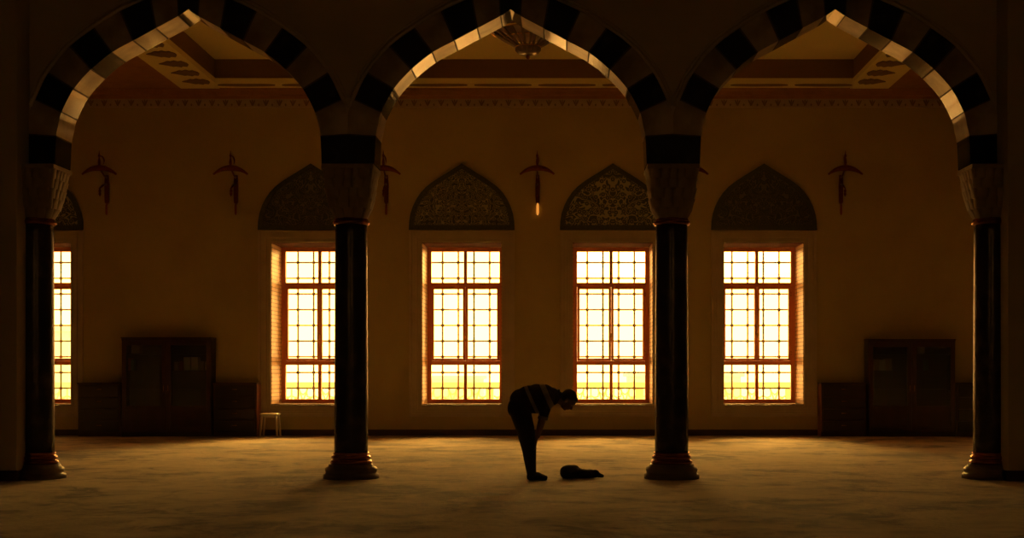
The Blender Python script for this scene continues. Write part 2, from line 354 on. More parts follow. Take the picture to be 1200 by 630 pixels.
# ------------------------------------------------------------------ windows
def rect_frame(bm, cx, hx, z0, z1, w, y0, y1, mi=0):
    box(bm, cx - hx, cx - hx + w, y0, y1, z0, z1, mi); box(bm, cx + hx - w, cx + hx, y0, y1, z0, z1, mi)
    box(bm, cx - hx + w, cx + hx - w, y0, y1, z0, z0 + w, mi); box(bm, cx - hx + w, cx + hx - w, y0, y1, z1 - w, z1, mi)
P = .325
def window(i, cx):
    # root: fixed wooden frame; zero at the sill
    fz0, fz1 = WZ0 + .012, WZ1 - .012; y0, y1 = 28.06, 28.16; hx = HW - .012
    b = new()
    rect_frame(b, cx, hx, fz0, fz1, .085, y0, y1)
    T1 = WZ(270 + 182/2.864, D_WIN); T2 = WZ(270 + 444/2.864, D_WIN)
    for t in (T1, T2): box(b, cx - hx + .085, cx + hx - .085, y0, y1, t - .042, t + .042)
    for za, zb in ((fz0 + .085, T2 - .042), (T1 + .042, fz1 - .085)):
        box(b, cx - .033, cx + .033, y0, y1, za, zb)
    r = obj(f'window_{i}', b, 'frame_wood', loc=(cx, 28.1, WZ0), bevel=.006); r['kind'] = 'structure'
    # two middle casements
    for s in (-1, 1):
        b = new(); c = cx + s * (hx - .085) / 2; h = (hx - .085) / 2 - .002
        rect_frame(b, c, h, T2 + .043, T1 - .043, .05, y0 - .015, y1 - .02)
        cs = obj('casement', b, 'frame_wood', r, bevel=.005)
        if s == 1:
            b = new(); z = WZ(270 + 352/2.864, D_WIN); xh = cx + .004
            box(b, xh - .016, xh + .016, y0 - .03, y0 - .0145, z - .05, z + .05); tube(b, [(xh, y0 - .03, z), (xh, y0 - .065, z), (xh, y0 - .07, z - .03), (xh, y0 - .07, z - .12)], .010)
            obj('handle', b, 'brass', cs)
            b = new(); xh = cx + hx - .085
            for zh in (T2 + .2, T1 - .2): tube(b, [(xh, y0 - .02, zh - .04), (xh, y0 - .02, zh + .04)], .012)
            obj('hinge', b, 'brass', cs)
        b = new(); box(b, c - h + .048, c + h - .048, 28.095, 28.103, T2 + .09, T1 - .09); obj('pane', b, 'glass', cs)
    for za, zb in ((fz0 + .083, T2 - .040), (T1 + .040, fz1 - .083)):
        for s in (-1, 1):
            b = new(); xa = cx + s * .031; xb = cx + s * (hx - .083); box(b, min(xa, xb), max(xa, xb), 28.095, 28.103, za, zb); obj('pane', b, 'glass', r)
    # iron grille outside, square lattice with bosses at the crossings
    b = new(); zt = WZ(270 + 107/2.864, D_WIN + .15); yg = 28.28
    xs = [cx + k * P for k in (-1.5, -.5, .5, 1.5)]; zs = [zt - k * P for k in range(9)]
    for x in xs: tube(b, [(x, yg, WZ0 + .0), (x, yg, WZ1)], .017, 6)
    for z in zs: tube(b, [(cx - HW, yg, z), (cx + HW, yg, z)], .017, 6)
    for x in xs:
        for z in zs: ball(b, (x, yg, z), .037, seg=8, ring=6)
    obj('grille', b, 'iron', r)
    # reveal lining
    b = new(); t = .012
    box(b, cx - HW, cx - HW + t, D_WALL + .02, 28.06, WZ0 + t, WZ1 - t); box(b, cx + HW - t, cx + HW, D_WALL + .02, 28.06, WZ0 + t, WZ1 - t)
    obj('reveal_lining', b, 'reveal', r)
    b = new(); box(b, cx - HW, cx + HW, D_WALL + .02, 28.06, WZ1 - t, WZ1); obj('head_lining', b, 'lining_wood', r)
    b = new(); box(b, cx - HW, cx + HW, D_WALL + .02, 28.06, WZ0, WZ0 + t); obj('sill', b, 'lining_wood', r)
    # stepped stone surround on the wall
    b = new(); zb, ztp = .375, 4.03
    def fr(h0, h1, z0a, z1a, z0b, z1b, proud):
        # ring between outer (h0,z0a,z1a) and inner (h1,z0b,z1b)
        y0 = D_WALL - proud
        box(b, cx - h0, cx - h1, y0, D_WALL + .02, z0a, z1a); box(b, cx + h1, cx + h0, y0, D_WALL + .02, z0a, z1a)
        box(b, cx - h1, cx + h1, y0, D_WALL + .02, z0a, z0b); box(b, cx - h1, cx + h1, y0, D_WALL + .02, z1b, z1a)
    fr(1.045, .985, zb, 4.06, zb + .06, 4.03, .05)
    fr(.985, .93, zb + .06, 4.03, zb + .115, 3.965, .025)
    fr(.93, .875, zb + .115, 3.965, zb + .17, 3.905, .04)
    fr(.875, .832, zb + .17, 3.905, WZ0 - .035, 3.865, .015)
    fr(.832, HW, WZ0 - .035, 3.865, WZ0, WZ1, .03)
    obj('stone_surround', b, 'stone', r, bevel=.006)
    return r
for i, x in enumerate(WINX): window(i + 1, x)
for i, x in enumerate((-5.05, 4.45)):  # added windows behind the camera, never seen, as fill for the arcade front
    b = new(); rect_frame(b, x, .55, 3.6, 5.1, .06, YB - .2, YB - .12); box(b, x - .02, x + .02, YB - .2, YB - .12, 3.66, 5.04)
    r = obj(f'window_{i + 7}', b, 'frame_wood', loc=(x, YB - .16, 3.6)); r['kind'] = 'structure'
    b = new(); box(b, x - .5, x + .5, YB - .165, YB - .157, 3.65, 5.05); obj('pane', b, 'glass', r)

# tiled tympana above the windows
TYM = [(-62, 0), (-61.5, 10), (-60, 19), (-57, 28), (-53, 36), (-48, 43.5), (-42, 50), (-36, 54.8), (-31, 58.3), (-24, 62.8), (-17, 67), (-9, 72), (0, 77.7)]
def tymp_outline(s, inset=0):
    pts = [(x / 59.04, z / 59.04) for x, z in TYM]; pts = pts + [(-x, z) for x, z in pts[-2::-1]]
    if inset:
        c = Vector((0, .52)); out = []
        for i, (x, z) in enumerate(pts):
            p = Vector((x, z)); a = Vector(pts[max(i-1, 0)]); d = Vector(pts[min(i+1, len(pts)-1)]); t = (d - a).normalized(); nrm = Vector((t.y, -t.x))
            if i == len(pts)//2: nrm = Vector((0, -1)) * 1.15
            q = p + nrm * inset
            if i in (0, len(pts)-1): q.y = inset
            elif q.y < inset: q.y = inset + .001 * i
            out.append((q.x, q.y))
        pts = out
    return pts
TL = ['tiled pointed tympanum over the window at the left edge, half hidden by the column',
      'dark tiled tympanum over the window partly behind the second column',
      'tiled pointed tympanum over the window left of the bowing person, fine lattice pattern',
      'tiled pointed tympanum over the window behind the bowing person, large curling floral pattern',
      'dark tiled pointed tympanum over the window right of the third column']
for i, x in enumerate(WINX[:5]):
    zb = 4.075; r = empty('tile_tympanum', (x, D_WALL, zb), TL[i], 'tile panel', 'tympana above the windows')
    o_ = tymp_outline(1); i_ = tymp_outline(1, .095)
    b = new(); n = len(o_)
    vs = [[b.verts.new((x + px_, yy, zb + pz)) for px_, pz in ring] for yy, ring in ((27.05, o_), (27.05, i_), (27.099, o_), (27.099, i_))]
    for k in range(n):
        j = (k + 1) % n
        for A, B in ((0, 1), (1, 3), (3, 2), (2, 0)): b.faces.new((vs[A][k], vs[A][j], vs[B][j], vs[B][k]))
    obj('border', b, 'tile_border', r)
    b = new(); prism(b, [(x + a, zb + c) for a, c in i_], 27.075, 27.099)
    obj('tile_field', b, ['tile_field', 'tile_field_b', 'tile_field_a', 'tile_field', 'tile_field_b'][i], r)

# ------------------------------------------------------------------ wall lamps
def sconce(x, label, glint):
    r = empty('wall_lamp', (x, 27.1, 4.9), label, 'wall lamp', 'copper wall lamps between the windows')
    b = new()
    prism(b, [(x-.035, 5.16), (x+.035, 5.16), (x+.045, 4.95), (x+.04, 4.62), (x, 4.56), (x-.04, 4.62), (x-.045, 4.95)], 27.04, 27.1)
    obj('back_plate', b, 'lampmetal', r, bevel=.008)
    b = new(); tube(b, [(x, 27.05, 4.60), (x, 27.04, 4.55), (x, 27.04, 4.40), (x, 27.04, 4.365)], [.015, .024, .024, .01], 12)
    t_ = obj('lamp_tube', b, 'lit' if glint else 'unlit', r)  # tapered tip of the plate; the centre one carries the painted glint
    if glint: t_['label'] = 'small glowing orange lamp tube'
    b = new(); yb = 26.62
    tube(b, [(x, 27.05, 5.10), (x, 26.9, 5.13), (x, 26.72, 5.2), (x, yb, 5.22)], .018)
    obj('upper_arm', b, 'lampmetal', r)
    b = new()
    pts = []; N = 16
    for k in range(N + 1):
        t = -1 + 2 * k / N; pts.append((x + .335 * t, yb, 5.235 - .125 * abs(t) ** 2.2))
    tube(b, pts, [  .014 + .046 * (1 - abs(-1 + 2*k/N) ** 1.6) if 0 < k < N else .02 for k in range(N + 1)], 10)
    obj('curved_bar', b, 'lampmetal', r)
    b = new()
    lathe(b, x, yb, [(.02, 5.24), (.05, 5.27), (.022, 5.30), (.03, 5.33), (.022, 5.40), (.012, 5.44), (.028, 5.475), (.012, 5.505), (.004, 5.575)], 14)
    obj('finial', b, 'lampmetal', r)
    b = new(); pts = []
    for k in range(15):
        a = math.radians(-50 + 200 * k / 14); pts.append((x + .075 * math.cos(a) * .3, yb + .12 - .0 + .1 * math.cos(a), 5.40 + .085 * math.sin(a)))
    tube(b, pts, [.004 + .012 * math.sin(PI * k / 14) for k in range(15)], 8); obj('crescent', b, 'lampmetal', r)
    b = new(); tube(b, [(x, 27.06, 4.98), (x, 26.85, 4.93), (x, 26.62, 4.83)], [.018, .022, .01]); lathe(b, x, 26.66, [(.004, 4.84), (.03, 4.80), (.02, 4.76), (.03, 4.73), (.004, 4.68)], 12)
    obj('lower_arm', b, 'lampmetal', r)
SL = [(-9.08, 'copper wall lamp with curved bar at far left, beside the left-edge window'),
      (-6.52, 'copper wall lamp with curved bar above the low drawers and white stool'),
      (-3.54, 'copper wall lamp half hidden behind the capital of the second column'),
      (-.54, 'copper wall lamp with a glowing orange tip above the bowing person'),
      (2.46, 'copper wall lamp nearly all hidden behind the third capital, one bar end showing'),
      (5.47, 'copper wall lamp with curved bar to the right of the rightmost visible window')]
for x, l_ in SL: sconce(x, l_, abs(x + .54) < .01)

# ------------------------------------------------------------------ arcade
SC = F / FRONT
B_IN = [(-157, 192), (-155.5, 160), (-152.8, 146), (-149.4, 132), (-135.4, 105), (-115, 81.8), (-91, 62), (-65.6, 48), (-39, 33.5), (-12.2, 19), (0, 11)]
B_EX = [(-187.7, 192), (-187.7, 158), (-187.7, 134), (-181, 117), (-166, 86), (-140.5, 54.6), (-112.6, 33), (-81, 12.7), (-46, -4), (-15, -22), (0, -31)]
BMAT = ['d', 'l', 'l', 'd', 'l', 'd', 'l', 'd', 'l', 'd']
def cr(P_, i, t):
    p0 = P_[max(i-1, 0)]; p1 = P_[i]; p2 = P_[i+1]; p3 = P_[min(i+2, len(P_)-1)]
    if i == 0: p0 = (2*p1[0]-p2[0], 2*p1[1]-p2[1])
    if i + 2 >= len(P_): p3 = (2*p2[0]-p1[0], 2*p2[1]-p1[1])
    return tuple(.5*((2*p1[k]) + (-p0[k]+p2[k])*t + (2*p0[k]-5*p1[k]+4*p2[k]-p3[k])*t*t + (-p0[k]+3*p1[k]-3*p2[k]+p3[k])*t**3) for k in (0, 1))
def arch_pts(cx, half):
    """list of (intr, extr, material) stations along the left half"""
    sx = half / (187.7 / SC); out = []
    for i, m_ in enumerate(BMAT):
        ts = [0, .2, .4, .6, .8, 1]
        if not (m_ == 'l' and i == 2): ts = [0, .0001, .06] + ts[1:]
        for a, c in zip(ts, ts[1:]):
            def cv(Pp, t):
                q = cr(Pp, i, t)
                if Pp is B_EX and i < 2: q = (Pp[i][0], Pp[i][1] + (Pp[i+1][1]-Pp[i][1]) * t)
                return (cx + q[0] / SC * sx, CH + (VY - q[1]) / SC)
            mm = {'d': 1, 'l': 0}[m_]
            if a <= .0001 and c <= .07 and i > 0: mm = 2
            if c == .0001: continue
            out.append((cv(B_IN, a), cv(B_EX, a), cv(B_IN, c), cv(B_EX, c), mm))
    return out
ZTOP = ZH
AL = ['left pointed arch of alternating dark and pale stone, brightest patches on its underside',
      'middle pointed arch of striped stone with the hanging chandelier behind its apex',
      'right pointed arch of striped stone ending at the right pier']
wallb = new()
for k in range(3):
    xa, xb = COLX[k], COLX[k+1]; cx = (xa + xb) / 2; half = (xb - xa) / 2
    st = arch_pts(cx, half)
    b = new(); bm2 = new(); line = []
    for mir in (1, -1):
        for (i0, e0, i1, e1, mm) in st:
            f = lambda p: (cx + mir * (p[0] - cx), p[1])
            I0, E0, I1, E1 = f(i0), f(e0), f(i1), f(e1)
            V = [[b.verts.new((p[0], yy, p[1])) for p in (I0, E0, E1, I1)] for yy in (FRONT, BACK)]
            for q in ((V[0][0], V[0][1], V[0][2], V[0][3]), (V[1][3], V[1][2], V[1][1], V[1][0]), (V[0][0], V[0][3], V[1][3], V[1][0]), (V[0][1], V[0][2], V[1][2], V[1][1])):
                fc = b.faces.new(q); fc.material_index = mm
            if abs(E1[0] - E0[0]) > 1e-5:
                W = [[wallb.verts.new(p) for p in ((E0[0], yy, E0[1]), (E1[0], yy, E1[1]), (E1[0], yy, ZTOP), (E0[0], yy, ZTOP))] for yy in (FRONT + .02, BACK - .02)]
                wallb.faces.new(W[0]); wallb.faces.new(W[1][::-1])
                wallb.faces.new((W[0][0], W[0][1], W[1][1], W[1][0])); wallb.faces.new((W[0][3], W[0][2], W[1][2], W[1][3]))
    bmesh.ops.remove_doubles(b, verts=b.verts[:], dist=1e-4)
    ar = obj('striped_arch', b, ['light_marble', 'dark_marble', 'mortar'], loc=(cx, 16, WZ(192, FRONT)))
    tag(ar, AL[k], 'arch', 'striped arches of the arcade')
    # outer moulding following the extrados
    ex = [s_[1] for s_ in st if s_[1][1] > WZ(133, FRONT)] + [st[-1][3]]
    pts = [(p[0], FRONT - .005, p[1]) for p in ex]; pts += [(2*cx - p[0], FRONT - .005, p[1]) for p in ex[-2::-1]]
    b = new()
    def offs(d): return [(x_, y_, z_) for x_, y_, z_ in pts]
    # two rolls
    C_ = Vector((cx, 0, 4.2))
    for d, rr in ((.012, .022), (.055, .018)):
        q = []
        for i, (x_, y_, z_) in enumerate(pts):
            a = Vector(pts[max(i-1, 0)]); c = Vector(pts[min(i+1, len(pts)-1)]); t = (c - a).normalized(); nn = Vector((-t.z, 0, t.x))
            q.append(Vector((x_, y_, z_)) + nn * d)
        q = [v for v in q if xa + .01 < v.x < xb - .01]
        tube(b, q, rr, 8)
    obj('outer_moulding', b, 'spandrel', ar)
bmesh.ops.remove_doubles(wallb, verts=wallb.verts[:], dist=1e-4)
# wall over the outer ends
box(wallb, XL, -8.6, FRONT + .02, BACK - .02, 0, ZTOP); box(wallb, 7.4, XR, FRONT + .02, BACK - .02, 0, ZTOP)
struct('wall_arcade', wallb, 'spandrel')
# piers
for nm, x0, x1, lb in (('l', -8.6, PIERL, 'tall plain stone pier at the left edge of the arcade'), ('r', PIERR, 7.4, 'tall plain stone pier at the right edge of the arcade')):
    cxp = (x0 + x1) / 2; r = empty('stone_pier', (cxp, 16, 0), lb, 'pier', 'end piers of the arcade')
    b = new(); box(b, x0, x1, 15.575, 16.25, 0, ZTOP); obj('shaft', b, 'spandrel', r, bevel=.012)
    b = new(); box(b, x0 - .02, x1 + .02, 15.555, 16.27, 0, .12); obj('plinth', b, 'dark_wood', r, bevel=.008)

def superell(r, n, th, e):
    return r / ((abs(math.cos(th)) ** e + abs(math.sin(th)) ** e) ** (1 / e))
CL = ['leftmost dark marble column, half set against the left pier', 'dark marble column left of the bowing person',
      'dark marble column right of the bowing person', 'rightmost dark marble column, half set against the right pier']
def column(x):
    r = empty('marble_column', (x, 16, 0), CL[0], 'column', 'dark marble columns of the arcade')
    b = new(); N = 24
    prof = [(.196 - .012 * (k / N) ** 1.5, .30 + (3.00 - .30) * k / N) for k in range(N + 1)]
    lathe(b, x, 16, prof, 48); obj('shaft', b, 'shaft_marble', r)
    b = new(); lathe(b, x, 16, [(.29, .155), (.30, .17), (.29, .19), (.25, .20), (.27, .215)][2:] and
          [(.20, .165), (.235, .17), (.245, .19), (.235, .21), (.215, .215), (.215, .225), (.228, .235), (.232, .25), (.222, .265), (.205, .27), (.205, .285), (.212, .295), (.205, .305), (.19, .31)], 48)
    obj('base_ring', b, 'copper', r)
    b = new(); lathe(b, x, 16, [(.325, 0), (.325, .045), (.318, .055), (.30, .06), (.295, .075), (.302, .09), (.305, .11), (.295, .13), (.27, .14), (.262, .15), (.262, .165), (.19, .168)], 48)
    obj('base', b, 'base_stone', r)
    b = new(); lathe(b, x, 16, [(.18, 2.955), (.20, 2.96), (.214, 2.975), (.217, 2.99), (.21, 3.005), (.195, 3.01), (.20, 3.02), (.19, 3.035), (.17, 3.04)], 48)
    obj('neck_ring', b, 'copper', r)
    # carved stalactite capital: scalloped tiers growing from round to square
    b = new(); z0 = 3.03; z1 = WZ(197, 15.75)
    tiers = [(.185, .225, 2.6, 12, 0), (.237, .25, 4, 12, .5), (.256, .265, 6, 16, 0), (.269, .277, 8, 16, .5), (.28, .288, 10, 20, 0)]
    H = (z1 - z0) / len(tiers); n = 160; rings = []
    for ti, (ra, rb, e, lob, ph) in enumerate(tiers):
        for u, dr in ((0, 0), (.35, .006), (.75, .016), (1, .024)):
            ring = []; rr = ra + (rb - ra) * u
            for k in range(n):
                th = 2*PI*k/n; s = abs(math.sin(lob * (th + PI/4) / 2 + ph * PI))
                rad = superell(rr, n, th, e) + dr * s - .012 * (1 - s) ** 3
                ring.append(b.verts.new((x + rad * math.cos(th), 16 + rad * math.sin(th), z0 + H * (ti + u) - (.018 * (1 - s) if 0 < u < 1 else 0))))
            rings.append(ring)
    for A, B in zip(rings, rings[1:]):
        for k in range(n): b.faces.new((A[k], A[(k+1) % n], B[(k+1) % n], B[k]))
    b.faces.new(rings[0][::-1]); b.faces.new(rings[-1])
    obj('capital', b, 'capital_stone', r)
    b = new(); box(b, x - .305, x + .305, 15.70, 16.30, z1 - .01, WZ(192.2, FRONT)); obj('abacus', b, 'capital_stone', r, bevel=.01)
    return r
c0 = column(COLX[0])
for k in (1, 2, 3):
    c = copy_tree(c0); c.location = (COLX[k], 16, 0); c['label'] = CL[k]

# ------------------------------------------------------------------ chandelier
cx, cy = -.54, 20.0
r = empty('chandelier', (cx, cy, 7.31), 'glass and metal chandelier hanging behind the apex of the middle arch', 'chandelier')
b = new(); lathe(b, cx, cy, [(.14, 7.31), (.14, 7.28), (.05, 7.24), (.015, 7.22), (.015, 6.55), (.04, 6.53)], 24); obj('suspension_rod', b, 'lampmetal', r)
b = new(); lathe(b, cx, cy, [(.04, 6.55), (.10, 6.50), (.25, 6.42), (.42, 6.32), (.52, 6.25), (.54, 6.235), (.535, 6.215), (.50, 6.21), (.30, 6.24), (.10, 6.25)], 48); obj('canopy', b, 'bronze', r, smooth=True)
b = new(); N = 20
for k in range(N):
    a = 2*PI*(k + .5)/N; ca, sa = math.cos(a), math.sin(a)
    pts = [(cx + q*ca, cy + q*sa, z) for q, z in ((.50, 6.215), (.44, 6.17), (.34, 6.11), (.24, 6.05), (.165, 6.0))]
    tube(b, pts, [.016, .022, .02, .017, .012], 8)
obj('glass_rod_tier', b, 'frost', r)
b = new()
for rr, z in ((.535, 6.22), (.36, 6.125), (.18, 6.005)): tube(b, [(cx + rr*math.cos(2*PI*k/48), cy + rr*math.sin(2*PI*k/48), z) for k in range(48)], .012, 8, closed=True)
obj('brass_hoop', b, 'brass', r)
b = new(); n = 96; prof = [(.16, 6.01), (.185, 5.99), (.18, 5.95), (.15, 5.915), (.09, 5.895), (.02, 5.89)]
rings = [[b.verts.new((cx + q*(1 + .04*math.cos(16*2*PI*k/n))*math.cos(2*PI*k/n), cy + q*(1 + .04*math.cos(16*2*PI*k/n))*math.sin(2*PI*k/n), z)) for k in range(n)] for q, z in prof]
for A, B in zip(rings, rings[1:]):
    for k in range(n): b.faces.new((A[k], A[(k+1) % n], B[(k+1) % n], B[k]))
b.faces.new(rings[0]); b.faces.new(rings[-1]); obj('glass_bowl', b, 'frost', r, smooth=True)
b = new(); lathe(b, cx, cy, [(.012, 5.9), (.012, 5.885), (.03, 5.875), (.034, 5.855), (.022, 5.835), (.004, 5.825)], 20); obj('finial', b, 'lampmetal', r)

# ------------------------------------------------------------------ furniture along the back wall
S_F = F / 26.7
def fx(px): return (px - VX) / S_F
def chest(x0, x1, label, endside=0):
    ft = 26.72; z1 = 1.05; cx = (x0 + x1) / 2
    r = empty('drawer_chest', (cx, 26.88, 0), label, 'chest of drawers', 'low drawer chests beside the bookcases')
    b = new(); box(b, x0 + .01, x1 - .01, ft + .02, 27.04, .0, z1 - .03); box(b, x0 + .02, x1 - .02, ft + .03, 27.04, 0, .05)
    obj('body', b, 'dark_wood', r, bevel=.004)
    b = new(); box(b, x0, x1, ft - .015, 27.05, z1 - .03, z1); obj('top', b, 'dark_wood', r, bevel=.006)
    n = 4; h = (z1 - .03 - .08) / n
    if endside:
        xe = x1 - .01 if endside > 0 else x0; b = new(); box(b, xe, xe + .014, ft, 27.04, 0, z1 - .03)  # slat added on the window side, its lit look is in the colour
        ep = obj('end_panel', b, 'red_wood', r); ep['label'] = 'lighter reddish end panel'
    for k in range(n):
        za = .07 + k * h; b = new(); box(b, x0 + .05, x1 - .05, ft, ft + .03, za + .01, za + h - .01)
        d = obj('drawer', b, 'dark_wood2', r, bevel=.006)
        b = new(); zc = za + h * .62
        tube(b, [(cx - .05, ft + .002, zc), (cx - .05, ft - .025, zc), (cx + .05, ft - .025, zc), (cx + .05, ft + .002, zc)], .007)
        obj('handle', b, 'brass', d)
def bookcase(x0, x1, z1, label):
    ft = 26.68; bk = 27.05; cx = (x0 + x1) / 2
    r = empty('bookcase', (cx, 26.88, 0), label, 'bookcase', 'tall glazed bookcases against the back wall')
    b = new(); t = .05
    box(b, x0, x0 + t, ft + .03, bk, 0, z1 - .06); box(b, x1 - t, x1, ft + .03, bk, 0, z1 - .06); box(b, x0 + t, x1 - t, bk - .015, bk, .08, z1 - .06)
    box(b, x0 + t, x1 - t, ft + .03, bk, 0, .09); box(b, x0 + t, x1 - t, ft + .03, bk, z1 - .10, z1 - .06); box(b, cx - .02, cx + .02, ft + .04, bk - .015, .09, z1 - .1)
    obj('carcass', b, 'dark_wood2', r)
    b = new(); box(b, x0, x1, ft, bk, z1 - .06, z1 - .02); box(b, x0 - .012, x1 + .012, ft - .012, bk, z1 - .02, z1); obj('cornice', b, 'dark_wood', r, bevel=.006)
    for z in (.55, .92, 1.29, 1.62):
        for s in (-1, 1):
            b = new(); xa, xb = (x0 + t, cx - .02) if s < 0 else (cx + .02, x1 - t)
            box(b, xa, xb, ft + .05, bk - .015, z - .02, z); obj('shelf', b, 'dark_wood2', r)
    for s in (-1, 1):
        xa, xb = (x0 + .01, cx - .003) if s < 0 else (cx + .003, x1 - .01)
        b = new(); c = (xa + xb) / 2; hx = (xb - xa) / 2; st = .085
        box(b, xa, xa + st, ft, ft + .028, .09, z1 - .07); box(b, xb - st, xb, ft, ft + .028, .09, z1 - .07)
        for za, zb in ((.09, .52), (z1 - .07 - st, z1 - .07)):
            box(b, xa + st, xb - st, ft, ft + .028, za, za + st if za < 1 else zb)
        box(b, xa + st, xb - st, ft, ft + .028, .52, .60); box(b, xa + st, xb - st, ft + .01, ft + .022, .17, .53)
        d = obj('door', b, 'dark_wood', r, bevel=.004)
        b = new(); box(b, xa + st, xb - st, ft + .011, ft + .016, .60, z1 - .07 - st); obj('pane', b, 'cabglass', d)
        b = new(); xh = xb - .04 if s < 0 else xa + .04; tube(b, [(xh, ft + .002, .88), (xh, ft - .03, .88), (xh, ft - .03, 1.0), (xh, ft + .002, 1.0)], .007); obj('handle', b, 'brass', d)
chest(fx(90), fx(142) - .01, 'low dark drawer chest left of the left bookcase')
chest(fx(248) + .01, fx(301), 'low dark drawer chest between the left bookcase and white stool', 1)
chest(fx(962), fx(1017) - .01, 'low dark drawer chest left of the right bookcase', -1)
chest(fx(1120) + .01, fx(1172), 'low dark drawer chest right of the right bookcase, partly behind a column')
bookcase(fx(142.5), fx(247.5), WZ(395, 26.7), 'tall dark red wooden bookcase with glass doors at left')
bookcase(fx(1017.5), fx(1119.5), WZ(397, 26.7), 'tall dark red wooden bookcase with glass doors at right')
def book(x, z, w, h, m_, label, tilt=0, grp='books behind the bookcase glass'):
    r = empty('book', (x, 26.88, z), label, 'book', grp)
    b = new(); d = .09
    box(b, x - w/2, x - w/2 + .004, 26.88 - d, 26.88 + d, z, z + h); box(b, x + w/2 - .004, x + w/2, 26.88 - d, 26.88 + d, z, z + h)
    box(b, x - w/2 + .004, x + w/2 - .004, 26.88 - d, 26.88 - d + .004, z, z + h)
    obj('cover', b, m_, r)
    b = new(); box(b, x - w/2 + .004, x + w/2 - .004, 26.88 - d + .004, 26.88 + d - .006, z + .005, z + h - .005); obj('pages', b, 'white_paper', r)
    r.rotation_euler = (0, tilt, 0)
    return r
book(fx(157), 1.62, .16, .19, 'book_tan', 'thick pale book on the top left shelf of the left bookcase')
book(fx(150), 1.29, .05, .24, 'book_red', 'thin red book at the left end in the left bookcase')
book(fx(153.2), 1.29, .05, .22, 'book_green', 'thin green book next to the red one in the left bookcase')
xx = fx(205)
for k, (w_, h_, m_) in enumerate(((.07, .17, 'book_tan'), (.06, .19, 'book_red'), (.13, .26, 'white_paper'), (.13, .26, 'white_paper'), (.06, .18, 'book_tan'), (.08, .16, 'book_tan'))):
    book(xx, 1.29, w_, h_, m_, ['tan book left of the two white volumes in the left bookcase', 'short red book beside the white volumes in the left bookcase',
        'left of two thick white volumes in the left bookcase', 'right of two thick white volumes in the left bookcase',
        'slim tan book right of the white volumes in the left bookcase', 'last tan book of the row in the left bookcase'][k])
    xx += w_ / 2 + .05 + (.035 if k in (1, 2, 3) else .01)
xx = fx(1028)
for k, (w_, h_, m_) in enumerate(((.12, .22, 'book_tan'), (.11, .21, 'white_paper'), (.12, .23, 'book_tan'))):
    book(xx, 1.29, w_, h_, m_, ['thick tan book at the left of the row in the right bookcase', 'pale volume in the middle of the row in the right bookcase', 'taller tan book at the row end in the right bookcase'][k]); xx += .125
book(fx(1082), 1.62, .10, .17, 'white_paper', 'pale book on the top shelf behind the right door of the right bookcase')
book(fx(1088), 1.29, .07, .21, 'book_green', 'green book alone behind the right door of the right bookcase')

# stool
x0, x1 = (306.5 - VX) * 26.6 / F, (327 - VX) * 26.6 / F; cx = (x0 + x1) / 2; cyy = 26.6; zt = .455
r = empty('stool', (cx, cyy, 0), 'small white square stool standing by the wall beside the low drawers', 'stool')
b = new(); box(b, x0, x1, cyy - .16, cyy + .16, zt - .035, zt); obj('seat', b, 'white_plastic', r, bevel=.015)
b = new(); rect = .02
box(b, x0 + .03, x1 - .03, cyy - .135, cyy - .115, zt - .08, zt - .035); box(b, x0 + .03, x1 - .03, cyy + .115, cyy + .135, zt - .08, zt - .035)
box(b, x0 + .03, x0 + .05, cyy - .115, cyy + .115, zt - .08, zt - .035); box(b, x1 - .05, x1 - .03, cyy - .115, cyy + .115, zt - .08, zt - .035)
obj('apron', b, 'white_plastic', r)
for sx in (-1, 1):
    for sy in (-1, 1):
        b = new(); hx = (x1 - x0) / 2
        tube(b, [(cx + sx * (hx - .035), cyy + sy * .125, zt - .03), (cx + sx * (hx - .005), cyy + sy * .15, 0)], [.024, .018], 10); obj('leg', b, 'white_plastic', r)

# ------------------------------------------------------------------ the person
PD = 15.74; PS = F / PD
def Q(px, py, dy=0): return Vector(((px - VX) / PS, PD + dy, (562 - py) / PS))
pr = empty('person', Q(622, 562), 'person bowing sideways with hands on knees in striped shirt and dark trousers', 'person')
HC = Q(665.8, 468.6); U = Vector((.80, 0, .60)).normalized(); NF = Vector((.60, 0, -.80)).normalized(); R_ = Vector((0, 1, 0))
rot = Matrix((NF, R_, U)).transposed()      # local x = face direction, z = crown
def H(x, y, z): return HC + NF * x + R_ * y + U * z
b = new()
ball(b, H(-.012, 0, .025), (.098, .077, .092), rot)            # cranium
ball(b, H(.022, 0, -.035), (.066, .060, .080), rot)            # face / jaw
ball(b, H(.052, 0, -.088), (.026, .026, .022), rot)            # chin
capsule(b, H(.082, 0, .0), .010, H(.103, 0, -.032), .014)      # nose
ball(b, H(.078, 0, -.062), (.018, .026, .012), rot)            # mouth
for s in (-1, 1):
    ball(b, H(.075, .026*s, .012), (.014, .024, .010), rot)    # brow
    ball(b, H(-.005, .078*s, -.018), (.020, .009, .033), rot)  # ear
capsule(b, H(-.03, 0, -.05), .058, Q(648, 463), .062)
